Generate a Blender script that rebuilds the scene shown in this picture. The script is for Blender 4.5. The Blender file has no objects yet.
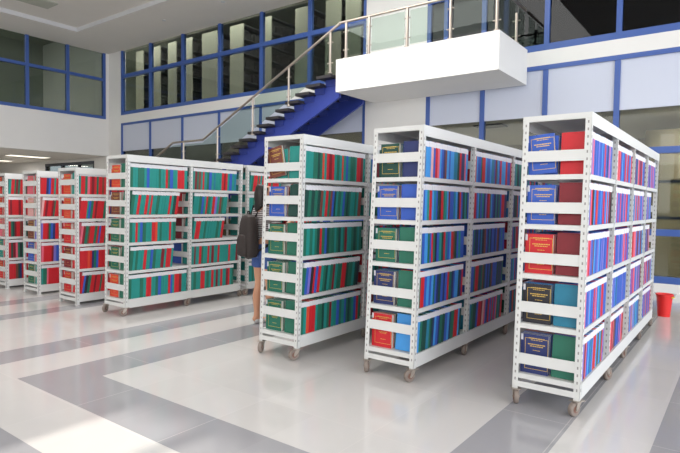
import bpy, math, random
from mathutils import Vector, Matrix
random.seed(7)
sc = bpy.context.scene
C = sc.collection

# ------------------------------------------------------------------ camera
FPX = 543.0
PITCH, ROLL, YAW, CAMH = math.radians(-2.4), math.radians(.8), math.radians(36.7), 1.4
_F = Vector((math.cos(YAW)*math.cos(PITCH), math.sin(YAW)*math.cos(PITCH), math.sin(PITCH)))
_R = Vector((math.sin(YAW), -math.cos(YAW), 0)); _U = _R.cross(_F)
_R2 = _R*math.cos(ROLL) + _U*math.sin(ROLL); _U2 = _U*math.cos(ROLL) - _R*math.sin(ROLL)
cam = bpy.data.cameras.new('camera'); cam.sensor_width = 36; cam.lens = FPX/680*36
co = bpy.data.objects.new('camera', cam); C.objects.link(co)
co.matrix_world = Matrix(((_R2.x, _U2.x, -_F.x, 0), (_R2.y, _U2.y, -_F.y, 0), (_R2.z, _U2.z, -_F.z, CAMH), (0, 0, 0, 1)))
sc.camera = co

def proj(x, y, z):
    d = Vector((x, y, z-CAMH)); w = d.dot(_F)
    return (340+FPX*d.dot(_R2)/w, 226.5-FPX*d.dot(_U2)/w)

# ------------------------------------------------------------------ materials
def lin(c):
    out = []
    for v in c:
        v = v/255.0
        out.append(v/12.92 if v <= .04045 else ((v+.055)/1.055)**2.4)
    return tuple(out)+(1,)

def mat(name, rgb, rough=.5, metal=0, spec=.5, noise=0, scale=8, emit=None, coat=0):
    m = bpy.data.materials.new(name); m.use_nodes = True
    n = m.node_tree.nodes; l = m.node_tree.links; b = n['Principled BSDF']
    b.inputs['Base Color'].default_value = lin(rgb); b.inputs['Roughness'].default_value = rough
    b.inputs['Metallic'].default_value = metal; b.inputs['Specular IOR Level'].default_value = spec
    b.inputs['Coat Weight'].default_value = coat
    if noise:
        tc = n.new('ShaderNodeTexCoord'); nz = n.new('ShaderNodeTexNoise'); nz.inputs['Scale'].default_value = scale
        nz.inputs['Detail'].default_value = 4
        hs = n.new('ShaderNodeMapRange'); hs.inputs[3].default_value = 1-noise; hs.inputs[4].default_value = 1+noise
        mx = n.new('ShaderNodeVectorMath'); mx.operation = 'SCALE'; mx.inputs[0].default_value = lin(rgb)[:3]
        l.new(tc.outputs['Object'], nz.inputs['Vector']); l.new(nz.outputs['Fac'], hs.inputs[0])
        l.new(hs.outputs[0], mx.inputs['Scale']); l.new(mx.outputs[0], b.inputs['Base Color'])
    if emit:
        b.inputs['Emission Color'].default_value = lin(rgb); b.inputs['Emission Strength'].default_value = emit
    return m

def glassmat(name, tint, refl=.12, rough=.02):
    m = bpy.data.materials.new(name); m.use_nodes = True
    n = m.node_tree.nodes; l = m.node_tree.links; n.clear()
    o = n.new('ShaderNodeOutputMaterial'); t = n.new('ShaderNodeBsdfTransparent'); t.inputs[0].default_value = lin(tint)
    g = n.new('ShaderNodeBsdfGlossy'); g.inputs['Roughness'].default_value = rough
    fr = n.new('ShaderNodeLayerWeight'); pw = n.new('ShaderNodeMath'); pw.operation = 'POWER'; pw.inputs[1].default_value = 4
    l.new(fr.outputs['Facing'], pw.inputs[0]); fr = pw
    ma = n.new('ShaderNodeMath'); ma.operation = 'MULTIPLY_ADD'; ma.inputs[1].default_value = .5; ma.inputs[2].default_value = refl; ma.use_clamp = True
    mx = n.new('ShaderNodeMixShader')
    l.new(fr.outputs[0], ma.inputs[0]); l.new(ma.outputs[0], mx.inputs[0]); l.new(t.outputs[0], mx.inputs[1]); l.new(g.outputs[0], mx.inputs[2])
    l.new(mx.outputs[0], o.inputs[0])
    return m

M = {
 'wall': mat('white_wall_paint', (226, 224, 222), .75, noise=.02, scale=3),
 'pier': mat('white_column_paint', (224, 223, 220), .7, noise=.02, scale=3),
 'ceil': mat('ceiling_paint', (226, 221, 214), .8, noise=.02, scale=2),
 'cove': mat('cove_white', (205, 205, 207), .6),
 'blue': mat('blue_window_paint', (62, 92, 160), .4, noise=.03, scale=5),
 'stairblue': mat('blue_stair_paint', (46, 62, 142), .4, noise=.04, scale=4),
 'panel': mat('pale_spandrel_glass', (194, 200, 216), .25, spec=.6, noise=.015, scale=.8),
 'tread': mat('dark_stone_tread', (40, 37, 40), .5, noise=.15, scale=20),
 'steel': mat('brushed_steel', (176, 166, 156), .32, metal=.85, noise=.04, scale=30),
 'rack': mat('white_powder_coat', (213, 214, 212), .42, noise=.025, scale=6),
 'slot': mat('dark_slot', (146, 144, 142), .7),
 'caster': mat('caster_steel', (165, 155, 145), .4, metal=.6, noise=.1, scale=40),
 'wheel': mat('caster_wheel_rubber', (128, 116, 108), .6, noise=.12, scale=50),
 'hub': mat('caster_hub', (120, 84, 70), .5, noise=.1, scale=60),
 'pages': mat('page_paper', (232, 228, 218), .9, noise=.04, scale=90),
 'label': mat('spine_label_paper', (222, 221, 225), .7, noise=.02, scale=60),
 'gold': mat('gold_foil', (214, 180, 90), .35, metal=.5, noise=.05, scale=60),
 'bucket': mat('red_plastic', (222, 42, 40), .35, noise=.03, scale=10),
 'yellow': mat('yellow_plastic', (225, 200, 70), .4, noise=.03, scale=10),
 'beige': mat('beige_wall', (178, 168, 146), .8, noise=.06, scale=2),
 'cab': mat('brown_beige_laminate', (172, 156, 122), .6, noise=.12, scale=2.5),
 'brown': mat('brown_board', (120, 92, 64), .6, noise=.1, scale=4),
 'upper_in': mat('grey_green_wall', (150, 156, 146), .8, noise=.03, scale=1.5),
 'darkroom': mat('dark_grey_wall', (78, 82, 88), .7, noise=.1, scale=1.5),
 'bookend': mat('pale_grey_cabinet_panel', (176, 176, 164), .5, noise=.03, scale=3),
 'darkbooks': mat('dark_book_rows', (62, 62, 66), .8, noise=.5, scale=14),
 'darkframe': mat('dark_window_paint', (50, 54, 66), .5, noise=.04, scale=5),
 'lamp': mat('fluorescent_diffuser', (255, 246, 225), .5, emit=1.5, noise=0),
 'glass': glassmat('window_glass', (208, 212, 208), .03),
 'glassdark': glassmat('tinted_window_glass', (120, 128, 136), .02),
 'railglass': glassmat('railing_glass', (226, 234, 230), .015, .0),
 'skin': mat('skin', (205, 152, 122), .55, noise=.03, scale=12),
 'hair': mat('dark_hair', (34, 26, 24), .5, noise=.2, scale=60),
 'denim': mat('blue_denim', (70, 98, 160), .85, noise=.15, scale=60),
 'bag': mat('dark_brown_nylon', (52, 44, 42), .7, noise=.15, scale=20),
 'bagtrim': mat('black_webbing', (26, 24, 24), .7, noise=.1, scale=40),
 'shoe': mat('pale_shoe_canvas', (205, 205, 205), .6, noise=.05, scale=30),
 'eye': mat('eye_dark', (40, 28, 22), .2, noise=.05, scale=50),
 'lip': mat('lips', (175, 90, 85), .5, noise=.05, scale=50),
}
PAL = {'t': ('teal', (32, 140, 132)), 'g': ('green', (34, 108, 88)), 'd': ('dark green', (24, 70, 62)),
       'r': ('red', (200, 34, 44)), 'm': ('maroon', (126, 28, 40)), 'o': ('orange red', (216, 72, 48)),
       'b': ('royal blue', (50, 90, 184)), 's': ('sky blue', (66, 150, 220)), 'n': ('navy blue', (38, 50, 104)),
       'p': ('violet blue', (122, 114, 196)), 'c': ('blue teal', (34, 122, 152)), 'k': ('rose pink', (222, 102, 124)),
       'x': ('black', (38, 38, 48)), 'w': ('brown', (122, 66, 54)), 'y': ('pale pink', (226, 170, 170))}
PM = {k: mat('book_cloth_'+v[0].replace(' ', '_'), v[1], .55, noise=.07, scale=25) for k, v in PAL.items()}

def striped():
    m = mat('striped_jersey', (120, 116, 118), .85); n = m.node_tree.nodes; l = m.node_tree.links
    tc = n.new('ShaderNodeTexCoord'); s = n.new('ShaderNodeSeparateXYZ'); l.new(tc.outputs['Object'], s.inputs[0])
    a = n.new('ShaderNodeMath'); a.operation = 'MULTIPLY'; a.inputs[1].default_value = 48; l.new(s.outputs[2], a.inputs[0])
    f = n.new('ShaderNodeMath'); f.operation = 'FRACT'; l.new(a.outputs[0], f.inputs[0])
    g = n.new('ShaderNodeMath'); g.operation = 'GREATER_THAN'; g.inputs[1].default_value = .62; l.new(f.outputs[0], g.inputs[0])
    mx = n.new('ShaderNodeMix'); mx.data_type = 'RGBA'; mx.inputs[6].default_value = lin((92, 84, 86)); mx.inputs[7].default_value = lin((205, 200, 200))
    l.new(g.outputs[0], mx.inputs[0]); l.new(mx.outputs[2], n['Principled BSDF'].inputs['Base Color'])
    return m
M['shirt'] = striped()

def floor_mat():
    m = mat('polished_floor_tiles', (208, 204, 198), .14, spec=.55); n = m.node_tree.nodes; l = m.node_tree.links
    b = n['Principled BSDF']
    tc = n.new('ShaderNodeTexCoord'); s = n.new('ShaderNodeSeparateXYZ'); l.new(tc.outputs['Object'], s.inputs[0])
    X, Y = s.outputs[0], s.outputs[1]
    def mth(op, a, c=None):
        q = n.new('ShaderNodeMath'); q.operation = op
        for i, v in enumerate((a, c)):
            if v is None: continue
            if isinstance(v, (int, float)): q.inputs[i].default_value = v
            else: l.new(v, q.inputs[i])
        return q.outputs[0]
    def band(v, lo, hi): return mth('MULTIPLY', mth('GREATER_THAN', v, lo), mth('LESS_THAN', v, hi))
    terms = []
    # bands running along X, at these Y
    for y0, y1 in ((4.07, 4.51), (5.0, 5.42), (6.84, 7.15), (7.75, 8.1), (9.3, 9.75), (11.1, 11.55), (12.4, 12.85)):
        t = band(Y, y0, y1)
        if y0 == 4.07: t = mth('MULTIPLY', t, mth('GREATER_THAN', X, 1.86))
        terms.append(t)
    for y0, y1 in ((.85, 1.29), (-.08, .39), (-1.1, -.65)):
        terms.append(mth('MULTIPLY', band(Y, y0, y1), mth('GREATER_THAN', X, 2.31)))
    terms.append(mth('MULTIPLY', band(X, 1.86, 2.31), mth('LESS_THAN', Y, 4.51)))
    terms.append(mth('MULTIPLY', band(X, .92, 1.39), mth('LESS_THAN', Y, 4.1)))
    tot = terms[0]
    for t in terms[1:]: tot = mth('MAXIMUM', tot, t)
    # grout lines: pale, thin
    gx = mth('LESS_THAN', mth('FRACT', mth('DIVIDE', mth('ADD', X, 8.96), .9)), .006)
    gy = mth('LESS_THAN', mth('FRACT', mth('DIVIDE', mth('ADD', Y, 8.23), .91)), .006)
    gr = mth('MAXIMUM', gx, gy)
    nz = n.new('ShaderNodeTexNoise'); nz.inputs['Scale'].default_value = 1.6; nz.inputs['Detail'].default_value = 5; l.new(tc.outputs['Object'], nz.inputs['Vector'])
    # each tile a slightly different shade
    comb = n.new('ShaderNodeCombineXYZ')
    l.new(mth('FLOOR', mth('DIVIDE', mth('ADD', X, 8.96), .9)), comb.inputs[0]); l.new(mth('FLOOR', mth('DIVIDE', mth('ADD', Y, 8.23), .455)), comb.inputs[1])
    wn = n.new('ShaderNodeTexWhiteNoise'); wn.noise_dimensions = '2D'; l.new(comb.outputs[0], wn.inputs['Vector'])
    mx = n.new('ShaderNodeMix'); mx.data_type = 'RGBA'; mx.inputs[6].default_value = lin((205, 202, 200)); mx.inputs[7].default_value = lin((158, 157, 161)); l.new(tot, mx.inputs[0])
    mg = n.new('ShaderNodeMix'); mg.data_type = 'RGBA'; l.new(mth('MULTIPLY', gr, .35), mg.inputs[0]); l.new(mx.outputs[2], mg.inputs[6]); mg.inputs[7].default_value = lin((222, 216, 212))
    sv = n.new('ShaderNodeVectorMath'); sv.operation = 'SCALE'; l.new(mg.outputs[2], sv.inputs[0])
    k = mth('ADD', mth('ADD', .93, mth('MULTIPLY', nz.outputs['Fac'], .07)), mth('MULTIPLY', wn.outputs['Value'], .05)); l.new(k, sv.inputs['Scale'])
    l.new(sv.outputs[0], b.inputs['Base Color'])
    r = mth('ADD', .07, mth('MULTIPLY', nz.outputs['Fac'], .1)); l.new(r, b.inputs['Roughness'])
    return m
M['floor'] = floor_mat()

# ------------------------------------------------------------------ mesh builder
class MB:
    def __init__(s): s.v = []; s.f = []; s.m = []; s.T = None
    def add(s, vs, fs, mi=0):
        o = len(s.v)
        s.v += [tuple(s.T @ Vector(p)) if s.T else tuple(p) for p in vs]
        s.f += [tuple(i+o for i in f) for f in fs]; s.m += [mi]*len(fs)
    def box(s, x0, x1, y0, y1, z0, z1, mi=0):
        s.add([(x0,y0,z0),(x1,y0,z0),(x1,y1,z0),(x0,y1,z0),(x0,y0,z1),(x1,y0,z1),(x1,y1,z1),(x0,y1,z1)],
              [(0,3,2,1),(4,5,6,7),(0,1,5,4),(1,2,6,5),(2,3,7,6),(3,0,4,7)], mi); return s
    def tube(s, pts, r, n=10, mi=0, caps=True):
        pts = [Vector(p) for p in pts]; rings = []; rs = r if isinstance(r, (list, tuple)) else [r]*len(pts)
        for i, p in enumerate(pts):
            a = (pts[i]-pts[i-1]).normalized() if i else (pts[1]-pts[0]).normalized()
            b = (pts[i+1]-pts[i]).normalized() if i < len(pts)-1 else a
            d = (a+b).normalized(); up = Vector((0,0,1)) if abs(d.z) < .9 else Vector((1,0,0))
            u = d.cross(up).normalized(); w = u.cross(d)
            rings.append([p+(u*math.cos(2*math.pi*k/n)+w*math.sin(2*math.pi*k/n))*rs[i] for k in range(n)])
        vs = [q for rg in rings for q in rg]; fs = []
        for i in range(len(pts)-1):
            for k in range(n):
                fs.append((i*n+k, i*n+(k+1)%n, (i+1)*n+(k+1)%n, (i+1)*n+k))
        if caps: fs += [tuple(range(n))[::-1], tuple(range((len(pts)-1)*n, len(pts)*n))]
        s.add(vs, fs, mi); return s
    def prism(s, poly, a0, a1, axis='x', mi=0):
        n = len(poly)
        def P(u, v, a): return (a,u,v) if axis == 'x' else ((u,a,v) if axis == 'y' else (u,v,a))
        s.add([P(u,v,a0) for u,v in poly]+[P(u,v,a1) for u,v in poly],
              [tuple(range(n))[::-1], tuple(range(n,2*n))]+[(i,(i+1)%n,n+(i+1)%n,n+i) for i in range(n)], mi); return s
    def mesh(s, name, mats):
        me = bpy.data.meshes.new(name); me.from_pydata(s.v, [], s.f)
        for m in (mats if isinstance(mats, (list, tuple)) else [mats]): me.materials.append(m)
        me.polygons.foreach_set('material_index', s.m)
        import bmesh
        bm = bmesh.new(); bm.from_mesh(me); bmesh.ops.recalc_face_normals(bm, faces=bm.faces[:]); bm.to_mesh(me); bm.free()
        return me
    def build(s, name, mats, parent=None, smooth=False, loc=None):
        me = s.mesh(name, mats)
        if smooth:
            me.polygons.foreach_set('use_smooth', [True]*len(me.polygons)); me.set_sharp_from_angle(angle=.7)
        return link(name, me, parent, loc)

def link(name, data, parent=None, loc=None):
    o = bpy.data.objects.new(name, data); C.objects.link(o)
    if parent: o.parent = parent
    if loc: o.location = loc
    return o
def tag(o, label=None, cat=None, group=None, kind=None):
    if label: o['label'] = label
    if cat: o['category'] = cat
    if group: o['group'] = group
    if kind: o['kind'] = kind
    return o
def thing(name, loc, label, cat, group=None):
    return tag(link(name, None, None, loc), label, cat, group)
def struct(mb, name, mats, parent=None):
    o = mb.build(name, mats, parent)
    if not parent: o['kind'] = 'structure'
    return o

# ------------------------------------------------------------------ setting
XW = 10.4; YL = 17.83; ZC = 6.45; XB = -8.0; YR = -9.0
struct(MB().box(XB-.2, 17, YR-.3, 27.2, -.1, 0), 'floor', M['floor'])
# ceiling with its raised tray (edge measured at x 8.35, y 16)
cl = MB()
TX, TY, TH = 8.5, 16.3, -.02
cl.box(TX, XW+.2, YR, YL+.1, ZC, ZC+.3); cl.box(XB, TX, TY, YL+.1, ZC, ZC+.3); cl.box(XB, TX, YR, YR+2, ZC, ZC+.3)
cl.box(XB, XB+2, YR+2, TY, ZC, ZC+.3); cl.box(XB, TX, YR, TY, ZC+TH+.14, ZC+.4)
co_ = struct(cl, 'ceiling', M['ceil'])
rim = MB()
rim.box(TX-.012, TX, YR+2, TY, ZC-.001, ZC+TH+.14); rim.box(XB+2, TX-.012, TY-.012, TY, ZC-.001, ZC+TH+.14)
struct(rim, 'trim_1', M['cove'])
vt = thing('ceiling_vent', (6.75, 15.0, ZC+TH+.13), 'grey square ventilation grille set in the raised ceiling tray', 'vent')
MB().box(-.42, .42, -.3, .3, -.02, .01).build('vent_frame', M['bookend'], vt)
vb = MB()
for k in range(7): vb.box(-.38, .38, -.26+k*.08, -.23+k*.08, -.03, -.02)
vb.build('vent_slats', M['bookend'], vt)
for i, (dx, dy, wl) in enumerate(((9.35, 10.75, 'recessed into the ceiling border near the tray edge'), (9.35, 13.2, 'recessed into the ceiling border towards the left wall'))):
    d = thing('downlight', (dx, dy, ZC), 'small round unlit downlight '+wl, 'ceiling light', 'ceiling downlights')
    MB().tube([(0,0,.004),(0,0,-.012)], .055, 16).build('downlight_ring', M['cove'], d)

# back wall (x = XW): white band, pier, corner, base
wb = MB()
wb.box(XW, XW+.2, YR, 17.1, 4.02, 4.29)
wb.box(XW, XW+.2, 5.53, 7.08, 0, 4.02); wb.box(XW, XW+.2, 5.53, 7.08, 4.29, ZC+.3)
wb.box(XW, XW+.2, 17.1, 18.8, 0, 8); wb.box(XW, XW+.2, 18.8, 27, 2.82, 8)
wb.box(XW, XW+.2, YR, 5.53, 0, .15); wb.box(XW, XW+.2, 7.08, 17.1, 0, .15)
struct(wb, 'wall_back', M['pier'])

def window(n, name_mat, ys, z0, z1, rails, glass, axis='x', plane=XW, w=.045, panels=None, pane=True, sill=.11):
    """frame with mullions at ys, rails at heights, one pane per light; x = plane (or y = plane)"""
    root = link('window_%d' % n, None); root['kind'] = 'structure'
    def bx(mb, a0, a1, b0, b1, c0, c1):
        if axis == 'x': mb.box(a0, a1, b0, b1, c0, c1)
        else: mb.box(b0, b1, a0, a1, c0, c1)
    lo, hi = min(ys), max(ys)
    fr = MB()
    for y in ys: bx(fr, plane+.01, plane+.13, y-w, y+w, z0, z1)
    fr_o = fr.build('mullions', name_mat, root)
    r = MB()
    for (a, b) in rails: bx(r, plane, plane+.12, lo, hi, a, b)
    r.build('rails', name_mat, root)
    s = sorted(ys)
    if pane:
        for a, b in zip(s[:-1], s[1:]):
            g = MB(); bx(g, plane+.06, plane+.068, a+w, b-w, pane[0], pane[1]); g.build('pane', glass, root)
    if panels:
        for a, b in zip(s[:-1], s[1:]):
            g = MB(); bx(g, plane+.04, plane+.1, a+w, b-w, panels[0], panels[1]); g.build('panel', M['panel'], root)
    return root
YM = [17.06, 15.45, 13.8, 12.13, 10.47, 8.79, 7.12]
YRR = [5.49, 4.28, 3.06, 1.85, .63, -.6, -1.8, -3.0, -4.2, -5.4, -6.6, -7.8, -8.95]
window(1, M['blue'], YM, 4.29, ZC+.05, [(4.29,4.4),(5.53,5.64)], M['glass'], pane=(4.4,ZC+.05))
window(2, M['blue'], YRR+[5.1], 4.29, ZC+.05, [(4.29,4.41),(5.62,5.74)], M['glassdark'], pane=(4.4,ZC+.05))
window(3, M['blue'], YM, .15, 4.02, [(3.95,4.02),(.15,.25),(.94,1.05)], M['glass'], panels=(3.08,3.95), pane=(.25,3.08), w=.04)
window(4, M['blue'], YRR, .15, 4.02, [(3.94,4.02),(.15,.26),(.94,1.05),(2.31,2.42)], M['glass'], panels=(3.08,3.94), pane=(.25,3.08), w=.045)
# left wall: white band with soffit, windows above
wl = MB(); wl.box(XB, XW, YL, YL+.25, 2.94, 4.2); wl.box(XW-.1, XW, YL, YL+.25, 4.2, ZC+.2)
struct(wl, 'wall_left', M['wall'])
window(5, M['blue'], [10.26, 9.0, 7.75, 6.5, 5.25, 4.0, 2.75], 4.2, ZC+.05, [(4.2,4.3),(5.5,5.59)], M['glass'], axis='y', plane=YL, pane=(4.3,ZC+.05), w=.045)
window(6, M['darkframe'], [18.85, 19.93, 21.2, 22.5], 1.0, 2.82, [(2.72,2.82),(2.3,2.36),(1.0,1.1)], M['glass'], pane=(1.1,2.72), w=.04)
w7 = MB(); w7.box(XW, XW+.2, 18.8, 27, 0, 1.0); w7.box(XW, XW+.2, 22.5, 27, 1.0, 2.82); struct(w7, 'wall_annex', M['wall'])
# annex under the left wall
struct(MB().box(XB, XW+.2, YL+.25, 27, 2.94, 3.1), 'ceiling_annex', M['ceil'])
struct(MB().box(XB, XW+.2, 27, 27.2, 0, 3.1), 'wall_far', M['beige'])
struct(MB().box(XB-.2, XB, 5.01, 27, 0, 3.1), 'wall_front', M['wall'])
# rooms behind the glass: ground floor and upper floor
lr = MB(); lr.box(15, 15.2, YR, 27, 0, 3.1); lr.box(XW+.2, 15, YR-.2, YR, 0, 3.1)
struct(lr, 'wall_room', M['beige'])
struct(MB().box(XW+.2, 15.2, YR, 27, 3.09, 4.02), 'ceiling_room', M['ceil'])
ur = MB(); ur.box(16.5, 16.7, 5.3, 24, 4.02, 8); ur.box(XW+.2, 16.7, 23.8, 24, 4.02, 8); ur.box(XW+.2,16.7,5.2,5.3,4.02,8)
ur.box(XB, XW, 22.6, 22.8, 4.02, 8); ur.box(XB-.2, XB, YL+.2, 22.8, 4.02, 8); ur.box(XB,XW+.2,YL+.25,22.8,4.05,4.1)
struct(ur, 'wall_upper', M['upper_in'])
struct(MB().box(XW+.2, 16.7, 5.3, 24, 7.5, 7.7).box(XB, XW+.2, YL+.1, 24, 7.5, 7.7).box(XW,XW+.2,YR,YL+.1,ZC+.05,7.7), 'ceiling_upper', M['upper_in'])
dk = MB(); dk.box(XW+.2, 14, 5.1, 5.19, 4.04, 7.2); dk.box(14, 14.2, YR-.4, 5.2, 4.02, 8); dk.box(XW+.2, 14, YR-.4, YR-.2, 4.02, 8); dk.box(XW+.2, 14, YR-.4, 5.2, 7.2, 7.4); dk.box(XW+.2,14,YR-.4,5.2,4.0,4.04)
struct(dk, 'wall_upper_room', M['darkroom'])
# wall behind the camera and window wall on the right (openings let the daylight in)
wf = MB(); wf.box(XB-.2, XB, YR, 1.45, 0, ZC+.3); wf.box(XB-.2, XB, 3.28, 5, 0, ZC+.3); wf.box(XB-.2, XB, 1.45, 3.28, 5.0, ZC+.3); wf.box(XB-.2, XB, 1.45, 3.28, 0, .9)
wf.box(XB-.2, XB-.1, 2.52, 2.68, .9, 5.0); wf.box(XB-.2, XB, 5, YL, 3.1, ZC+.3)
struct(wf, 'wall_behind', M['wall'])
wr = MB(); wr.box(XB-.2, XW+.2, YR-.2, YR, 6.0, ZC+.3); wr.box(XB-.2, XW+.2, YR-.2, YR, 0, .4)
for x in (-6.6, -4.6, -2.6, -.6, 1.4, 3.4, 5.4, 7.4, 9.4): wr.box(x-.06, x+.06, YR-.15, YR, .4, 5.9)
wr.box(XW-.2, XW+.2, YR-.2, YR, .4, 5.9)
struct(wr, 'wall_right', M['wall'])

# ceiling lamps in the back rooms, some added to brighten them
def troffer(x, y, z, lx, ly, label, group, power):
    t = thing('ceiling_lamp', (x, y, z), label, 'ceiling light', group)
    f = MB(); f.box(-lx/2-.03, lx/2+.03, -ly/2-.03, ly/2+.03, -.03, 0); f.build('lamp_housing', M['cove'], t)
    MB().box(-lx/2, lx/2, -ly/2, ly/2, -.036, -.03).build('lamp_diffuser', M['lamp'], t)
    l = bpy.data.lights.new('lamp_light', 'AREA'); l.shape = 'RECTANGLE'; l.size = lx; l.size_y = ly; l.energy = power; l.color = (1, .96, .88)
    link('lamp_light', l, None, (x, y, z-.04))
troffer(8.85, 20.4, 2.94, 1.3, .45, 'lit fluorescent ceiling lamp under the left soffit, nearer one', 'annex ceiling lamps', 28)
troffer(8.9, 23.6, 2.94, 1.3, .45, 'lit fluorescent ceiling lamp under the left soffit, farther one', 'annex ceiling lamps', 28)
troffer(3, 21, 2.94, 1.3, .45, 'lit fluorescent ceiling lamp under the soffit beyond the left photo edge', 'annex ceiling lamps', 40)
troffer(11.05, .0, 3.09, .4, 1.2, 'added out-of-view ceiling lamp brightening the beige cabinets, nearer one', 'ground floor room lamps', 75)  # this and the next are added out of view to brighten the cabinets
troffer(11.1, -2.2, 3.09, .6, 1.1, 'added out-of-view ceiling lamp brightening the beige cabinets, farther right one', 'ground floor room lamps', 75)
for y, w in ((12.6, 'behind the stair landing'), (8.2, 'behind the stair foot'), (4, 'below the balcony')):
    troffer(14.2, y, 3.09, .6, 1.2, 'ceiling lamp inside the ground floor room, '+w, 'ground floor room lamps', 50 if y > -1 else 36)
for y, w in ((7.2, 'nearest the balcony'), (11.8, 'middle one'), (15.8, 'next to the left corner'), (20.5, 'beyond the left corner')):  # added lamps, made long to light the bookcase ends evenly
    troffer(10.95, y, 7.5, .3, 3.4, 'added ceiling lamp lighting the bookcases on the upper floor, '+w, 'added upper floor lamps', 105)
troffer(5, 20.5, 7.5, 1.2, .6, 'added ceiling lamp lighting the room behind the upper windows of the left wall', 'added upper floor lamps', 170)  # added to light the room behind the glass
troffer(13, 1, 7.2, .6, 1.2, 'added ceiling lamp faintly lighting the dark upper room right of the balcony', 'added upper floor lamps', 12)  # weak lamp added for the dark room
d = thing('ceiling_vent', (11.1, 4.36, 3.09), 'dark square grille in the ceiling behind the glass below the balcony', 'vent')
MB().box(-.2,.2,-.3,.3,-.03,0).build('vent_frame', M['darkframe'], d)

# bookcases behind the upper windows
def bookcase(y0, y1, ztop, label):
    t = thing('bookcase', (11.4, y0, 4.1), label, 'bookcase', 'bookcases behind the upper windows')
    h = ztop-4.1; w = y1-y0; L = 3.6
    MB().box(0, .04, 0, w, 0, h).build('end_panel', M['bookend'], t)
    s = MB()
    for k in range(7): s.box(.04, L, 0, w, .1+k*(h-.15)/6, .13+k*(h-.15)/6)
    s.box(.04, L, w/2-.01, w/2+.01, 0, h)
    for xx in (1.2, 2.4, L-.02): s.box(xx, xx+.03, 0, w, 0, h)
    s.build('shelf_frame', M['darkroom'], t)
    b = MB(); rr = random.Random(int(y0*100))
    for k in range(6):
        z = .13+k*(h-.15)/6; x = .08
        while x < L-.1:
            tt = rr.uniform(.02, .05)
            if rr.random() < .85: b.box(x, x+tt*.92, .03, w-.03, z, z+rr.uniform(.2, .27))
            x += tt
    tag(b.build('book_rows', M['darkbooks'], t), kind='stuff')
    return t
ends = [(136,143),(151,160),(168,176),(183,192),(202,217),(230,243),(264,271),(295,308),(325,340),(343,360)]
YE = [(19.61,19.14),(18.61,18.03),(17.54,17.05),(16.64,16.13),(15.57,14.78),(14.12,13.49),(12.52,12.21),(11.2,10.68),(10.02,9.47),(9.30,8.78)]
ORD = ['first','second','third','fourth','fifth','sixth','seventh','eighth','ninth','tenth','eleventh','twelfth','thirteenth','fourteenth','fifteenth','sixteenth','seventeenth','eighteenth','nineteenth','twentieth','twenty-first','twenty-second','twenty-third','twenty-fourth','twenty-fifth','twenty-sixth','twenty-seventh','twenty-eighth','twenty-ninth','thirtieth','thirty-first','thirty-second','thirty-third','thirty-fourth','thirty-fifth','thirty-sixth']
for i, (a, b) in enumerate(YE):
    bookcase(b*.905, a*.905, 6.74, 'pale grey bookcase behind the upper windows, %s from the left corner' % ORD[i])
# shelving seen through the ground-floor glass on the right
st = thing('storage_cabinet', (11.6, -2.4, 0), 'brown beige storage cabinets behind the ground floor glass, right of the rightmost rack', 'cabinet')
MB().box(.02, .55, 0, 3.95, 0, 2.85).build('cabinet_body', M['cab'], st)
for z in (1.2, 1.87):
    MB().box(0, .02, 0, 3.95, z, z+.045).build('dark_rail', M['darkframe'], st)
for y in (0, .98, 1.96, 2.94):
    for z0, z1 in ((.05, 1.18), (1.26, 1.85), (1.93, 2.82)):
        MB().box(.002, .02, y+.02, y+.96, z0, z1).build('door', M['cab'], st)

# ------------------------------------------------------------------ balcony
bal = thing('balcony', (8.95, 3.4, 3.69), 'white box balcony jutting from the back wall at the stair top', 'balcony')
MB().box(0, XW-8.95-.001, 0, 3.43, 0, .655).build('balcony_slab', M['pier'], bal)
def post(parent, x, y, z0, z1, r=.028):
    m = MB(); m.tube([(x,y,z0),(x,y,z1)], r, 12); m.tube([(x,y,z0),(x,y,z0+.02)], r*1.9, 12)
    for z in (z0+(z1-z0)*.25, z0+(z1-z0)*.75):
        m.tube([(x-.0,y-.07,z),(x,y+.07,z)], .012, 8)
    return m.build('railing_post', M['steel'], parent, smooth=True)
br = thing('balcony_railing', (9.0, 3.45, 4.345), 'steel and glass railing around the top of the white balcony', 'railing')
for y in (6.62, 6.06, 5.2, 4.32, 3.47): post(br, 0, y-3.45, 0, .73)
post(br, .9, .0, 0, .55)
MB().tube([(0,6.8-3.45,.745),(0,0,.745),(1.38,0,.745)], .026, 12).build('handrail', M['steel'], br, smooth=True)
for a, b in ((6.57,6.12),(6.0,5.26),(5.14,4.38),(4.26,3.53)):
    MB().box(-.006, .006, b-3.45, a-3.45, .06, .68).build('glass_panel', M['railglass'], br)
MB().box(.07, .83, -.006, .006, .06, .68).build('glass_panel', M['railglass'], br)
MB().box(.97, 1.33, -.006, .006, .06, .68).build('glass_panel', M['railglass'], br)

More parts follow.
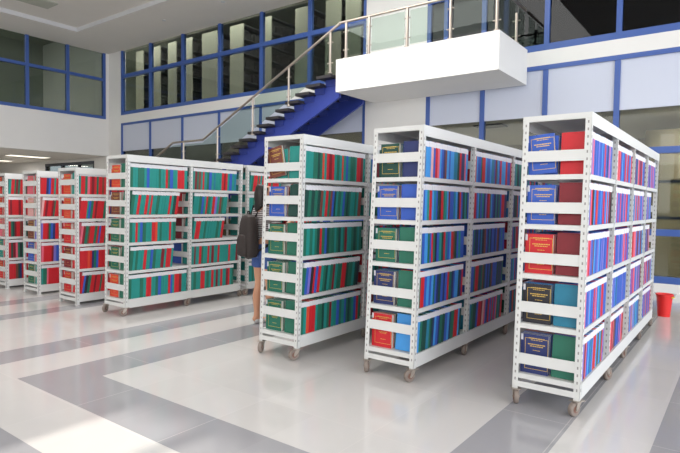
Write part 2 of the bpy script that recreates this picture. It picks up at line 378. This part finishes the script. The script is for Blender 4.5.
# ------------------------------------------------------------------ staircase
stc = thing('staircase', (8.9, 16.6, 0), 'blue steel staircase with open dark treads climbing behind the racks to the balcony', 'staircase')
sx, sy = 8.9, 16.6
def L(p): return (p[0]-sx, p[1]-sy, p[2])
RUN, RISE = .293, .1455
def zt(y): return 4.06-.496*(y-7.06)
ytop, yland0, yland1 = 6.92, 11.15, 12.35
for xs_ in (9.12, 9.98):
    m = MB()
    def P(y, z): return (y-sy, z)
    m.prism([P(6.87,zt(6.87)-.13),P(yland0,zt(yland0)-.13),P(yland1,zt(yland0)-.13),P(16.5,.15),P(16.5,0),P(16.2,0),P(yland1-.05,zt(yland0)-.5),P(yland0,zt(yland0)-.54),P(6.87,zt(6.87)-.54)], xs_-sx, xs_-sx+.06, 'x')
    m.build('stringer', M['stairblue'], stc)
def tread(y, z, d=.39):
    t = MB().box(8.9-sx, 10.18-sx, y-sy, y+d-sy, z-.06, z).build('tread', M['tread'], stc)
    for xs_ in (9.1, 9.96): MB().box(xs_-sx, xs_-sx+.1, y+.03-sy, y+d-.09-sy, z-.19, z-.06).build('tread_bracket', M['stairblue'], stc)
k = 0; y = ytop
while y < yland0-.15:
    tread(y, zt(y+.14)); y += RUN
zl = zt(yland0)
MB().box(8.9-sx, 10.18-sx, yland0-sy, yland1-sy, zl-.07, zl-.0).build('landing', M['tread'], stc)
y = yland1; z = zl
while z > .3:
    z -= RISE; tread(y, z); y += RUN
sr = thing('stair_railing', (8.92, 7, 0), 'steel handrail with glass panels rising beside the blue staircase', 'railing')
rail = [(6.72, 5.05), (10.99, 2.955), (12.2, 2.95), (12.75, 2.69), (16.4, .95)]
def zr(y):
    for (a, za), (b, zb) in zip(rail[:-1], rail[1:]):
        if a <= y <= b: return za+(zb-za)*(y-a)/(b-a)
MB().tube([(0,y-7,z) for y, z in rail], .026, 12).build('handrail', M['steel'], sr, smooth=True)
ps = [6.96, 8.1, 9.21, 10.43, 11.75, 13.2, 14.5, 15.8]
def zfloor(y): return zt(y)-.03 if y < yland0 else (zl if y < yland1 else zl-.496*(y-yland1))
for y in ps: post(sr, 0, y-7, max(zfloor(y), 0), zr(y)-.02, .024)
for a, b in zip(ps[:-1], ps[1:]):
    a2, b2 = a+.06, b-.06
    g = MB(); mid = [a2, b2]
    if a2 < 10.99 < b2: mid = [a2, 10.99, b2]
    if a2 < 12.2 < b2: mid = [a2, 12.2, 12.75, b2]
    top = [(q-7, zr(q)-.07) for q in mid]; bot = [(q-7, max(zfloor(q)+.12, .1)) for q in mid]
    g.prism(bot+top[::-1], -.005, .005, 'x'); g.build('glass_panel', M['railglass'], sr)

# ------------------------------------------------------------------ racks
def caster_meshes():
    f = MB()
    f.box(-.042, .042, -.034, .034, .1, .104)
    f.tube([(0,0,.104),(0,0,.085)], .018, 12)
    for s_ in (-1, 1):
        f.prism([(-.02,.092),(.022,.092),(.04,.045),(.03,.035),(.018,.04)], s_*.02-.0015, s_*.02+.0015, 'y')
    f.tube([(.03,-.026,.049),(.03,.026,.049)], .006, 8)
    w = MB(); n = 20; prof = [(.022,.015),(.043,.017),(.049,.010),(.049,-.010),(.043,-.017),(.022,-.015)]
    vs = []; fs = []
    for k in range(n):
        a = 2*math.pi*k/n
        for r, yy in prof: vs.append((.03+r*math.cos(a), yy, .049+r*math.sin(a)))
    q = len(prof)
    for k in range(n):
        for j in range(q-1): fs.append((k*q+j, k*q+j+1, ((k+1)%n)*q+j+1, ((k+1)%n)*q+j))
    w.add(vs, fs)
    h = MB(); h.tube([(.03,-.0165,.049),(.03,.0165,.049)], .024, 14)
    return f.mesh('caster_fork', M['caster']), w.mesh('wheel_tyre', M['wheel']), h.mesh('wheel_hub', M['hub'])
CF, CW, CH = caster_meshes()

def rack(xs, y0, y1, H, shelves, rails, shear, casters, label, group):
    x0 = xs[0]; base = .104 if casters else 0.0
    root = thing('book_rack', (x0, y0, 0), label, 'shelving rack', group)
    D = y1-y0
    def sh(z): return shear*(z-1.0)
    def shm(mb): mb.v = [(x+sh(z), y, z) for x, y, z in mb.v]; return mb
    def pm(side):
        s_ = 1 if side == 0 else -1; m = MB(); Y = 0
        z = base
        m.box(0, .003, *sorted((0, s_*.04)), base, H); m.box(0, .04, *sorted((0, s_*.003)), base, H)
        zz = base+.06
        while zz < H-.04:
            m.box(-.0012, .0002, *sorted((s_*.0155, s_*.0245)), zz, zz+.018, 1)
            m.box(.0155, .0245, *sorted((-s_*.0012, s_*.0002)), zz, zz+.018, 1)
            zz += .05
        return shm(m).mesh('post', [M['rack'], M['slot']])
    pms = (pm(0), pm(1))
    rmesh = {}
    for fi, x in enumerate(xs):
        xx = x-x0 if fi < len(xs)-1 else x-x0-.04
        for s_ in (0, 1): link('post', pms[s_], root, (xx, 0 if s_ == 0 else D, 0))
        for ri, zr_ in enumerate(rails):
            if ri not in rmesh: rmesh[ri] = shm(MB().box(.004, .007, .004, D-.004, zr_, zr_+.076)).mesh('end_rail', M['rack'])
            link('end_rail', rmesh[ri], root, (xx, 0, 0))
        if casters:
            for s_ in (0, 1):
                a = random.choice((0, .3, -.35, 2.9, 3.3)) if fi else (-.25 if s_ == 0 else -2.7)
                if fi == 0 and s_ == 0: a = 2.75
                cc = link('caster', CF, root, (xx+.02+sh(.1), .02 if s_ == 0 else D-.02, 0)); cc.rotation_euler.z = a
                link('wheel', CW, cc); link('wheel_hub', CH, cc)
        else:
            for s_ in (0, 1):
                if 'foot' not in rmesh: rmesh['foot'] = MB().box(-.004, .046, -.025, .025, 0, .006).mesh('foot_plate', M['rack'])
                link('foot_plate', rmesh['foot'], root, (xx+sh(0), .02 if s_ == 0 else D-.02, 0))
    for b in range(len(xs)-1):
        a0, a1 = xs[b]-x0, xs[b+1]-x0
        for z in list(shelves)+[H-.004]:
            m = MB(); m.box(a0+.008, a1-.002, .004, D-.004, z-.003, z)
            for ya in (.0035, D-.0065): m.box(a0+.04, a1-.001, ya, ya+.003, z-.035, z-.003)
            for xa in (a0+.0045, a1-.006): m.box(xa, xa+.003, .0065, D-.0065, z-.035, z-.003)
            shm(m).build('shelf', M['rack'], root)
    Lx = xs[-1]-x0
    for ya, yb in ((-.003, 0), (D, D+.003)):
        shm(MB().box(-.001, Lx+.001, ya, yb, H-.085, H+.002)).build('top_beam', M['rack'], root)
        shm(MB().box(.041, Lx-.041, ya, yb, shelves[0]-.105, shelves[0]+.001)).build('bottom_beam', M['rack'], root)
    for xa in (-.003, Lx):
        shm(MB().box(xa, xa+.003, 0, D, H-.036, H+.002)).build('end_beam', M['rack'], root)
        shm(MB().box(xa+.001, xa+.004, .003, D-.003, shelves[0]-.095, shelves[0]-.055)).build('end_beam', M['rack'], root)
    return root

SH5 = [.215, .572, .925, 1.275, 1.623]
SH4 = [.200, .545, .890, 1.230, 1.565]
SH3 = [.140, .475, .810, 1.150, 1.480]
def rr_(sh_, off): return [z+off for z in sh_]
RACKS = [
 dict(id='A', name='rightmost rack', xs=[3.87, 4.80, 5.66, 6.50, 7.38], y0=.84, y1=1.295, H=2.035, sh=SH5, rails=[.284,.652,1.0,1.354,1.714], k=.05, c=True, xmax=700,
      label='tall white wheeled rack of red and blue theses, rightmost in the photo', wall='near the red bucket'),
 dict(id='B', name='second rack from right', xs=[3.79, 4.80, 5.88, 6.9, 7.9], y0=2.05, y1=2.52, H=2.03, sh=SH5, rails=[.367,.65,1.031,1.378,1.744], k=.05, c=True, xmax=516,
      label='tall white wheeled rack of blue and green theses, second from the right'),
 dict(id='C', name='third rack from right', xs=[3.64, 4.68, 5.7, 6.7], y0=3.15, y1=3.625, H=2.01, sh=SH5, rails=[.363,.687,1.055,1.39,1.69], k=.03, c=True, xmax=368,
      label='tall white wheeled rack of mostly green theses, third from the right'),
 dict(id='D', name='wide teal rack', xs=[3.70, 4.63, 5.57], y0=5.97, y1=6.43, H=1.955, sh=SH4, rails=rr_(SH4, .1), k=.02, c=True, xmax=243,
      label='long white wheeled rack of teal theses left of the person'),
 dict(id='E', name='rack behind the person', xs=[5.68, 6.62, 7.5], y0=5.97, y1=6.43, H=1.955, sh=SH4, rails=rr_(SH4, .1), k=.0, c=True, xmax=262,
      label='white wheeled rack of teal and red theses directly behind the person'),
 dict(id='F', name='third rack from left', xs=[3.68, 4.62, 5.56], y0=7.11, y1=7.58, H=1.83, sh=SH3, rails=rr_(SH3, .12), k=.0, c=False, xmax=104,
      label='low white rack of red theses, next to the long teal rack'),
 dict(id='G', name='second rack from left', xs=[3.72, 4.66, 5.6], y0=8.29, y1=8.76, H=1.82, sh=SH3, rails=rr_(SH3, .12), k=.0, c=False, xmax=61,
      label='low white rack of red theses, second from the left edge'),
 dict(id='H', name='leftmost rack', xs=[3.66, 4.6, 5.54], y0=9.22, y1=9.69, H=1.80, sh=SH3, rails=rr_(SH3, .12), k=.0, c=False, xmax=25,
      label='low white rack of red theses cut by the left photo edge'),
]
for R_ in RACKS:
    R_['root'] = rack(R_['xs'], R_['y0'], R_['y1'], R_['H'], R_['sh'], R_['rails'], R_['k'], R_['c'], R_['label'], 'white steel book racks')

# spine colours row by row (top shelf first) for the bays seen best; others drawn from a mix
SEQ = {
 ('A',0): ['rpkbbbbpbbsbrbbnb','mbkrxsbrobbsb','mkrpbwsbbpsbbpb','ckbbpsbbrbkbs','gpmkbsbcbsrr'],
 ('A',1): ['pkrkrbbsb','pskbpbrkbb','bkrbbbpb','bbpbsbcbb','rkrmkwnbb'],
 ('B',0): ['nssybrksbnwsbssccdrnn','bstrscbdxrgtsmbbcsxrb','dbssgbrgxbtdrcbsrwd','grrbsbsgbndbnbrgnbs','sgddcgdnsbngdbsnggrr'],
 ('B',1): ['rsbbgrrsbbsccbmcs','rrbsgbtnpmrgsbnn','bgndbncxwbnc','bbgrrdngwdbn','cgddbrrmykbnr'],
 ('C',0): ['tttggdgotrmrtgtotbtggtrrmt','dgdgdwtrgwbdtgtbgdgtt','gtgtgdrgbdggtgdtgmt','dbpxrbrtgdtgmtggrrdggt','gtorrtggdtgmttbgtbgdgt'],
 ('D',0): ['tttggtbttttgttrgbttrr','ttrttrtrttgttttrtd','ttrtbgttrotgtttrt','ttgttrttbgttmtrr','ttttgtrrttgbtttrbtrrmt'],
 ('D',1): ['tmgwtrtgbtctttrmrtb','tttgbtrgtrptwg','trrttgtttttg','tmttrgttrtmttrt','tgttrrtgtrtmtrt'],
 ('E',0): ['tgrrgrtrrtgr','ttgtttgtrg','ttgtt','ttgtrttg','ttgttttr'],
 ('F',0): ['krrgkrmrgrrwrrr','orrtbgrmrrrgrr','rmgwrrgrbrrgnmr','krrrorngbrrrrr','rbxgrrmrrgrrwr'],
 ('G',0): ['rrrnbrrtrrrr','ormrrmgrrmrr','krrmgbnrrrmr','grrrrmpbnrrr','tggkrrrrrrmr'],
 ('H',0): ['rrrgmgrrgmtt','rmrrrmrrmrrr','mgdmrrwmgdtt','rdmkgxggrrmr','rrrwdnrrrrmr'],
}
MIX = {'A': 'bbbbpsskkrrmnc', 'B': 'bbbsnngdccrrt', 'C': 'ttgggdddtrrbm', 'D': 'tttttggtrrmbo', 'E': 'ttttgrrg', 'F': 'rrrrrmmgnk', 'G': 'rrrrmmgnb', 'H': 'rrrrmmgdt'}
ENDL = {'A': 'bbrxn', 'B': 'dbgnr', 'C': 'wbggg', 'D': 'owggo', 'E': 'ttttt', 'F': 'oormr', 'G': 'kywbg', 'H': 'rrktr'}
ENDR = {'A': 'rmmcg', 'B': 'nbggs', 'C': 'tdggg', 'D': 'ggggg', 'E': 'ttttt', 'F': 'trkrr', 'G': 'rypkt', 'H': 'trrrr'}
FILL = {('A',0): [.86,.93,.9,.86,.84], ('A',1): [.93,.9,.93,.88,.8], ('A',2): [.9,.88,.93,.9,.85], ('A',3): [.8,.5,.45,.8,.85],
        ('B',0): [.9,.96,.88,.9,.9], ('B',1): [.98,.88,.86,.86,.88], ('C',0): [.97,.93,.95,.94,.97],
        ('D',0): [.97,.84,.78,.75,.99], ('D',1): [.9,.72,.66,.96,.87]}
LEAN = {('A',0): [3,3,4,4,6], ('A',1): [4,3,2,4,7], ('B',0): [2,1,1,4,6], ('B',1): [2,2,3,5,8], ('C',0): [2,6,2,8,3],
        ('D',0): [1,9,2,6,2], ('D',1): [3,8,10,3,2], ('F',0): [2,7,8,2,9], ('G',0): [3,7,2,2,1], ('H',0): [4,0,0,0,0], ('E',0): [8,0,0,0,0]}
books = []   # dicts of every book
TIER = ['top', 'second', 'middle', 'fourth', 'bottom']
for R_ in RACKS:
    rid = R_['id']; rnd = random.Random('row'+rid)
    for side in (0, 1):
        for b in range(len(R_['xs'])-1):
            for tr in range(5):
                z = R_['sh'][4-tr]
                xa = R_['xs'][b]+.048; xe = R_['xs'][b+1]-.012
                if side == 0:
                    fill = FILL.get((rid,b), None); fill = fill[tr] if fill else rnd.uniform(.78, .97)
                    ln = LEAN.get((rid,b), None); ln = ln[tr] if ln else rnd.choice((0,0,1,2,4,-2))
                    seq = SEQ.get((rid,b)); seq = seq[tr] if seq else None
                else:
                    fill = rnd.uniform(.82, .97); ln = 0; seq = None
                    if rid == 'D': fill = rnd.uniform(.6,.9) if b else .62
                th = math.radians(ln)
                x = xa; lim = xa+(xe-xa)*fill; i = 0; h0 = .292 if R_['H'] > 1.9 else .288
                row = []
                if th < 0: x += h0*math.sin(-th)
                avail = lim-x-(h0*math.sin(th) if th > 0 else 0)
                nbk = len(seq) if seq else max(4, int(avail/.036))
                ts = [rnd.uniform(.7, 1.3) for _ in range(nbk)]
                if rid in 'FGH' and side == 0:
                    nbk = int(avail/.029); seq = (seq or '')+''.join(rnd.choice(MIX[rid]) for _ in range(nbk)); seq = seq[:nbk]; ts = [rnd.uniform(.7,1.3) for _ in range(nbk)]
                if seq and avail/nbk > .037: seq = seq+''.join(rnd.choice(seq) for _ in range(int(avail/.036)-nbk)); nbk = len(seq); ts = [rnd.uniform(.7,1.3) for _ in range(nbk)]
                sm = sum(ts)
                for i in range(nbk):
                    stp = avail*ts[i]/sm; t = stp*math.cos(th)-.0008
                    c = seq[i] if seq else rnd.choice(MIX[rid])
                    if b == 0 and i == 0: c = (ENDR if side == 0 else ENDL)[rid][tr]
                    h = h0-rnd.choice((0, 0, 0, .002))-(.014 if side else 0)
                    px = x+(stp if th >= 0 else 0)
                    end = (b == 0 and i == 0)
                    y = (R_['y0']+.010+rnd.choice((0,0,.001,.002))) if side == 0 else (R_['y1']-.038)
                    books.append(dict(R=R_, side=side, b=b, tr=tr, i=i, n=nbk, c=c, t=t, h=h, th=th, px=px+R_['k']*(z-1), y=y, z=z+.0005, end=end))
                    x += stp
                
# special: leaning front-cover book on top of third rack stays part of the row; score visibility
for B in books:
    R_ = B['R']; z0 = B['z']; z1 = z0+B['h']
    if B['side'] == 0:
        a = proj(B['px']-B['t']/2, B['y'], z0+.15)
        vis = a[0] < R_['xmax'] and a[0] > 2
        p1 = proj(B['px']-B['t'], B['y'], z0); p2 = proj(B['px'], B['y'], z0); p3 = proj(B['px'], B['y'], z1)
        B['score'] = abs(p2[0]-p1[0])*abs(p3[1]-p2[1]) if vis else 0
        if B['end'] and R_['id'] != 'E': B['score'] += 600
    else:
        B['score'] = 600 if (B['end'] and R_['id'] != 'E') else 0
books.sort(key=lambda B: -B['score'])
indiv, rest = books[:300], books[300:]

BW = .192
def book_boxes(mb, t, h, th, side, part, mi=0):
    """local: spine at y=0 (side 0, body to +y) or mirrored for side 1; x in [-t,0] if leaning to +x"""
    s_ = 1 if side == 0 else -1
    a, b = (-t, 0) if th >= 0 else (0, t)
    bd = .0028
    def bx(x0, x1, y0, y1, z0, z1): mb.box(x0, x1, *sorted((s_*y0, s_*y1)), z0, z1, mi)
    if part == 'cover':
        bx(a, a+bd, 0, BW, 0, h); bx(b-bd, b, 0, BW, 0, h); bx(a+bd, b-bd, 0, bd, 0, h)
    elif part == 'pages':
        bx(a+bd, b-bd, bd, BW-.004, .003, h-.003)
    elif part == 'label':
        bx(a-.0004, b+.0004, -.0005, .016, h-.046, h-.002)
    elif part == 'gold':
        x0, x1 = a-.0009, a-.0002
        rr = random.Random(int(t*1e5))
        def g(y0, y1, z0, z1): bx(x0, x1, y0, y1, z0, z1)
        if h > .2:
            g(.03, .19, h-.03, h-.027); g(.03, .19, .03, .033); g(.03, .033, .03, h-.03); g(.187, .19, .03, h-.03)
            for zz, w_, hh in ((.25,.11,.005),(.237,.08,.004),(.205,.12,.007),(.192,.09,.006),(.165,.05,.004),(.125,.08,.004),(.115,.06,.004),(.065,.05,.004)):
                y = .11-w_/2
                while y < .11+w_/2:
                    q = rr.uniform(.008, .02); g(y, min(y+q, .11+w_/2), zz, zz+hh); y += q+.003
    return mb
cache = {}
def bmesh_for(t, h, neg, side, part, c):
    key = (round(t, 3), round(h, 3), neg, side, part, c if part == 'cover' else '')
    if key not in cache:
        nm = {'cover': 'book', 'pages': 'page_block', 'label': 'spine_label', 'gold': 'gold_lettering'}[part]
        mt = {'cover': PM.get(c), 'pages': M['pages'], 'label': M['label'], 'gold': M['gold']}[part]
        cache[key] = book_boxes(MB(), key[0]-.0004, key[1], -1 if neg else 1, side, part).mesh(nm, mt)
    return cache[key]
for B in indiv:
    R_ = B['R']; neg = B['th'] < 0; cn = PAL[B['c']][0]
    o = link('book', bmesh_for(B['t'], B['h'], neg, B['side'], 'cover', B['c']), None, (B['px'], B['y'], B['z']))
    o.rotation_euler.y = B['th']
    if B['end'] and B['side'] == 1 and B['tr'] == 0 and R_['id'] in 'AC': o.rotation_euler.x = math.radians(-11 if R_['id'] == 'C' else -5)
    link('page_block', bmesh_for(B['t'], B['h'], neg, B['side'], 'pages', ''), o)
    link('spine_label', bmesh_for(B['t'], B['h'], neg, B['side'], 'label', ''), o)
    tier = TIER[B['tr']]
    if B['end'] and B['side'] == 1:
        link('gold_lettering', bmesh_for(B['t'], B['h'], neg, 1, 'gold', ''), o)
        lab = '%s thesis with gold cover lettering, %s shelf, left of pair, %s' % (cn, tier, R_['name'])
    elif B['end']:
        lab = '%s thesis showing its plain cover, %s shelf, right of pair, %s' % (cn, tier, R_['name'])
    else:
        bay = ['first', 'second', 'third', 'fourth'][B['b']]
        lab = '%s thesis, %s from near post, %s shelf, %s bay, %s' % (cn, ORD[B['i']], tier, bay, R_['name'])
    tag(o, lab, 'book', 'theses on the %s shelf of the %s' % (tier, R_['name']))
big = MB(); keys = list(PAL); mats = [PM[k] for k in keys]+[M['pages'], M['label']]
for B in rest:
    big.T = Matrix.Translation((B['px'], B['y'], B['z'])) @ Matrix.Rotation(B['th'], 4, 'Y')
    for part, mi in (('cover', keys.index(B['c'])), ('pages', len(keys)), ('label', len(keys)+1)):
        book_boxes(big, B['t']-.0004, B['h'], B['th'], B['side'], part, mi)
o = big.build('shelved_books', mats)
tag(o, 'rows of cloth bound theses with white spine labels filling the racks farther away', 'books', kind='stuff')

# bookends closing short rows in the teal rack
for (b, tr, lab) in ((0, 2, 'middle shelf, first bay'), (0, 3, 'fourth shelf, first bay'), (1, 1, 'second shelf, second bay'), (1, 2, 'middle shelf, second bay')):
    R_ = RACKS[3]; row = [B for B in books if B['R'] is R_ and B['side'] == 0 and B['b'] == b and B['tr'] == tr]
    last = max(row, key=lambda B: B['px']); z = R_['sh'][4-tr]+.001; th = last['th']
    m = MB(); m.T = Matrix.Rotation(th, 4, 'Y'); m.box(0, .0025, .0, .13, 0, .245); m.T = None
    m.box(-.0, .1, 0, .13, 0, .002)
    o = m.build('bookend', M['label'], None, loc=(last['px']+.003, R_['y0']+.02, z))
    tag(o, 'white bookend closing the row on the %s of the wide teal rack' % lab, 'bookend', 'white bookends in the teal rack')

# ------------------------------------------------------------------ bucket
bk = thing('bucket', (8.14, .80, 0), 'red plastic bucket on the floor beyond the rightmost rack', 'bucket')
def lathe(mb, prof, n=28):
    vs = [(r*math.cos(2*math.pi*k/n), r*math.sin(2*math.pi*k/n), z) for r, z in prof for k in range(n)]
    fs = [(i*n+k, i*n+(k+1)%n, (i+1)*n+(k+1)%n, (i+1)*n+k) for i in range(len(prof)-1) for k in range(n)]
    mb.add(vs, fs); return mb
lathe(MB(), [(.0,.004),(.068,.004),(.071,0),(.094,.27),(.103,.272),(.105,.288),(.098,.293),(.091,.286),(.067,.012),(0,.012)]).build('bucket_body', M['bucket'], bk, smooth=True)
MB().tube([(.106*math.cos(a), .106*math.sin(a), .255-.0*a) for a in [math.radians(q) for q in range(-125, -20, 12)]], .009, 8).build('grip', M['yellow'], bk, smooth=True)

# ------------------------------------------------------------------ person
def skinned(name, verts, edges, m, parent=None, sub=2, root=0):
    me = bpy.data.meshes.new(name); me.from_pydata([v[:3] for v in verts], edges, [])
    o = bpy.data.objects.new(name, me); C.objects.link(o)
    md = o.modifiers.new('skin', 'SKIN'); md.use_smooth_shade = True
    ly = me.skin_vertices[0].data if me.skin_vertices else None
    if ly is None:
        bpy.context.view_layer.objects.active = o; bpy.ops.mesh.customdata_skin_add(); ly = me.skin_vertices[0].data
    for i, v in enumerate(verts):
        r = v[3]; ly[i].radius = r if isinstance(r, tuple) else (r, r); ly[i].use_root = (i == root)
    s = o.modifiers.new('sub', 'SUBSURF'); s.levels = sub; s.render_levels = sub
    dg = bpy.context.evaluated_depsgraph_get(); dg.update()
    nm = bpy.data.meshes.new_from_object(o.evaluated_get(dg)); nm.materials.clear(); nm.materials.append(m)
    bpy.data.objects.remove(o)
    nm.polygons.foreach_set('use_smooth', [True]*len(nm.polygons))
    return link(name, nm, parent)

PX, PY = 4.45, 4.40
head_dir = math.radians(-20)
per = link('person', None, None, (PX, PY, 0)); per.rotation_euler.z = head_dir
tag(per, 'person in striped top and denim shorts, carrying a backpack, half hidden behind a rack', 'person')
V = []; E = []
def chain(pts, start=None):
    prev = start
    for p in pts:
        V.append(p); i = len(V)-1
        if prev is not None: E.append((prev, i))
        prev = i
    return prev
chain([(0,0,.90,(.13,.10))])
chain([(0,0,1.03,(.115,.085)),(.0,0,1.17,(.125,.09)),(-.005,0,1.29,(.12,.085))], 0); up = len(V)-1
chain([(-.005,0,1.37,.05),(.01,0,1.415,.045),(.02,0,1.46,(.062,.07)),(.02,0,1.53,(.075,.092)),(.012,0,1.60,(.06,.075))], up)
hd = len(V)-2
chain([(.105,0,1.515,.012)], hd)      # nose
for s_ in (1, -1): chain([(.01,s_*.08,1.52,.014)], hd)
fing = []
for s_ in (1, -1):
    if s_ == 1: arm = [(-.0,.155,1.315,.052),(-.03,.205,1.19,.043),(-.05,.215,1.07,.038),(.05,.20,1.0,.034),(.15,.175,.96,.025),(.195,.165,.955,(.034,.018))]
    else: arm = [(0,-.155,1.315,.052),(.05,-.2,1.2,.043),(.1,-.21,1.08,.038),(.2,-.18,1.14,.034),(.29,-.14,1.2,.025),(.33,-.125,1.225,(.034,.018))]
    w = chain(arm, up)
    px, py, pz = arm[-1][:3]; fwd = (Vector(arm[-1][:3])-Vector(arm[-2][:3])).normalized(); side_ = Vector((0,0,1)).cross(fwd).normalized(); dn = fwd.cross(side_)
    for q, ln in enumerate((.058, .068, .064, .05)):
        o_ = side_*((q-1.5)*.017)
        p = Vector((px,py,pz))+o_
        chain([tuple(p+fwd*.028)+(.0085,), tuple(p+fwd*(.028+ln*.5)-dn*.006)+(.008,), tuple(p+fwd*(.028+ln*.9)-dn*.024)+(.0065,)], w)
    p = Vector((px,py,pz))-side_*.02*s_*-1
    chain([tuple(p+side_*.018*s_*-1+fwd*.004)+(.010,), tuple(p+side_*.036*s_*-1+fwd*.028)+(.009,), tuple(p+side_*.04*s_*-1+fwd*.052)+(.0075,)], w)
for s_, fx in ((1, -.03), (-1, .05)):
    a = chain([(0,s_*.085,.80,.088),(fx*.4,s_*.09,.62,.07),(fx*.6+.01,s_*.09,.46,.052),(fx-.015,s_*.09,.32,.053),(fx-.01,s_*.09,.15,.035),(fx-.01,s_*.09,.075,.034)], 0)
    chain([(fx+.06,s_*.095,.045,(.036,.028)),(fx+.14,s_*.1,.032,(.038,.02))], a); chain([(fx-.055,s_*.09,.035,.026)], a)
body = skinned('body', V, E, M['skin'], per)
# clothing
V = []; E = []
chain([(0,0,.93,(.145,.112)),(0,0,1.03,(.13,.1)),(.0,0,1.17,(.137,.105)),(-.005,0,1.30,(.128,.095)),(-.002,0,1.362,(.07,.06))]); 
for s_ in (1, -1):
    arm = [(-.0,.16,1.31,.064),(-.03,.208,1.19,.055),(-.045,.214,1.1,.052)] if s_ == 1 else [(0,-.16,1.31,.064),(.05,-.202,1.2,.055),(.085,-.208,1.11,.052)]
    chain(arm, 3)
skinned('striped_top', V, E, M['shirt'], per)
V = []; E = []
chain([(0,0,.90,(.15,.118))]); chain([(0,0,.99,(.135,.105))], 0)
for s_, fx in ((1, -.03), (-1, .05)): chain([(0,s_*.085,.80,.106),(fx*.4,s_*.092,.70,.098),(fx*.4,s_*.092,.64,.098)], 0)
skinned('denim_shorts', V, E, M['denim'], per)
V = []; E = []
chain([(.0,0,1.60,(.082,.085)),(-.025,0,1.545,(.098,.088)),(-.05,.006,1.47,(.1,.075)),(-.05,-.01,1.40,(.092,.06)),(-.065,.012,1.34,(.085,.045)),(-.075,0,1.29,(.05,.03))])
skinned('hair', V, E, M['hair'], per)
for s_ in (1, -1):
    lathe(MB(), [(0,.009),(.006,.006),(.009,0),(.006,-.006),(0,-.009)], 10).build('eye', M['eye'], per, loc=(.105, s_*.031, 1.535))
MB().tube([(.103,-.02,1.478),(.108,0,1.477),(.103,.02,1.478)], .005, 6).build('mouth', M['lip'], per)
for s_, fx in ((1, -.03), (-1, .05)):
    V = []; E = []
    chain([(fx-.05,s_*.09,.036,(.04,.034)),(fx+.04,s_*.095,.036,(.044,.034)),(fx+.14,s_*.1,.03,(.046,.026)),(fx+.175,s_*.1,.026,(.034,.018))])
    skinned('shoe', V, E, M['shoe'], per, root=1)
# backpack
bp = link('backpack', None, None, (PX-.19*math.cos(head_dir), PY-.19*math.sin(head_dir), .76)); bp.rotation_euler.z = head_dir
tag(bp, "dark brown backpack hanging low on the person's back", 'backpack')
def softbox(name, dims, m, parent, loc, taper=.85, lv=3):
    hx, hy, hz = dims
    vs = []; N = 8
    mb = MB(); rings = []
    import math as mm
    nseg = 24; st_ = 14
    for i in range(st_+1):
        v = -1+2*i/st_; vz = mm.copysign(abs(v)**1, v)
        rad = (1-abs(v)**4.5)**(1/3.2) if abs(v) < 1 else 0.02
        tp = 1-(1-taper)*max(0, (v+1)/2)**2
        for k in range(nseg):
            a = 2*mm.pi*k/nseg; ca, sa = mm.cos(a), mm.sin(a)
            e = .62
            vs.append((hx*rad*tp*mm.copysign(abs(ca)**e, ca), hy*rad*tp*mm.copysign(abs(sa)**e, sa), hz*vz))
    fs = [(i*nseg+k, i*nseg+(k+1)%nseg, (i+1)*nseg+(k+1)%nseg, (i+1)*nseg+k) for i in range(st_) for k in range(nseg)]
    fs += [tuple(range(nseg))[::-1], tuple(range(st_*nseg, (st_+1)*nseg))]
    mb.add(vs, fs); return mb.build(name, m, parent, smooth=True, loc=loc)
softbox('bag_body', (.085, .165, .26), M['bag'], bp, (0, 0, .26), .75)
softbox('front_pocket', (.04, .12, .13), M['bag'], bp, (-.07, 0, .16), .85)
for s_ in (1, -1):
    MB().tube([(.05,s_*.07,.48),(.1,s_*.095,.60),(.22,s_*.10,.63),(.345,s_*.115,.56),(.365,s_*.13,.42),(.3,s_*.155,.26),(.16,s_*.155,.16),(.06,s_*.12,.1)], .013, 8).build('shoulder_strap', M['bagtrim'], bp, smooth=True)
MB().tube([(.0,-.03,.5),(-.0,-.02,.54),(0,.02,.54),(0,.03,.5)], .008, 8).build('grab_handle', M['bagtrim'], bp, smooth=True)

# ------------------------------------------------------------------ light
w = bpy.data.worlds.new('sky'); sc.world = w; w.use_nodes = True
w.node_tree.nodes['Background'].inputs[0].default_value = (.78, .88, 1, 1)
w.node_tree.nodes['Background'].inputs[1].default_value = 1.0
def area(name, loc, rot, sx_, sy_, p, col):
    l = bpy.data.lights.new(name, 'AREA'); l.shape = 'RECTANGLE'; l.size = sx_; l.size_y = sy_; l.energy = p; l.color = col
    o = link(name, l, None, loc); o.rotation_euler = rot; return o
H = math.pi/2
area('daylight_right', (1.2, YR+.05, 3.3), (H, 0, 0), 18, 5.2, 1200, (.93, .96, 1))             # the glazed wall, facing +Y
area('fill_panel_behind', (XB+.05, 4.5, 4.6), (H, 0, -H), 25, 2.4, 500, (1, .985, .96))            # added fill panel in front of the solid wall, facing +X
area('ceiling_fill', (5.9, 6.6, ZC-.04), (0, 0, 0), 4.6, 5.6, 420, (1, .985, .96))  # added overhead fill; the ceiling above it is closed
area('daylight_behind_low', (XB-.12, 2.35, 3.0), (H, 0, -H), 1.8, 3.6, 50, (1, .97, .93))
sun = bpy.data.lights.new('sun', 'SUN'); sun.energy = 5.0; sun.angle = math.radians(.75); sun.color = (1, .95, .86)
so = link('sun', sun); dirv = Vector((10.28, 0.0, -5.0)).normalized(); so.rotation_euler = dirv.to_track_quat('-Z', 'Y').to_euler()

vs = sc.view_settings; vs.view_transform = 'Standard'; vs.look = 'None'; vs.gamma = 1; vs.exposure = 0.12; vs.use_curve_mapping = False
sc.cycles.max_bounces = 8; sc.cycles.transparent_max_bounces = 12; sc.cycles.use_denoising = True
sc.cycles.sample_clamp_indirect = 6
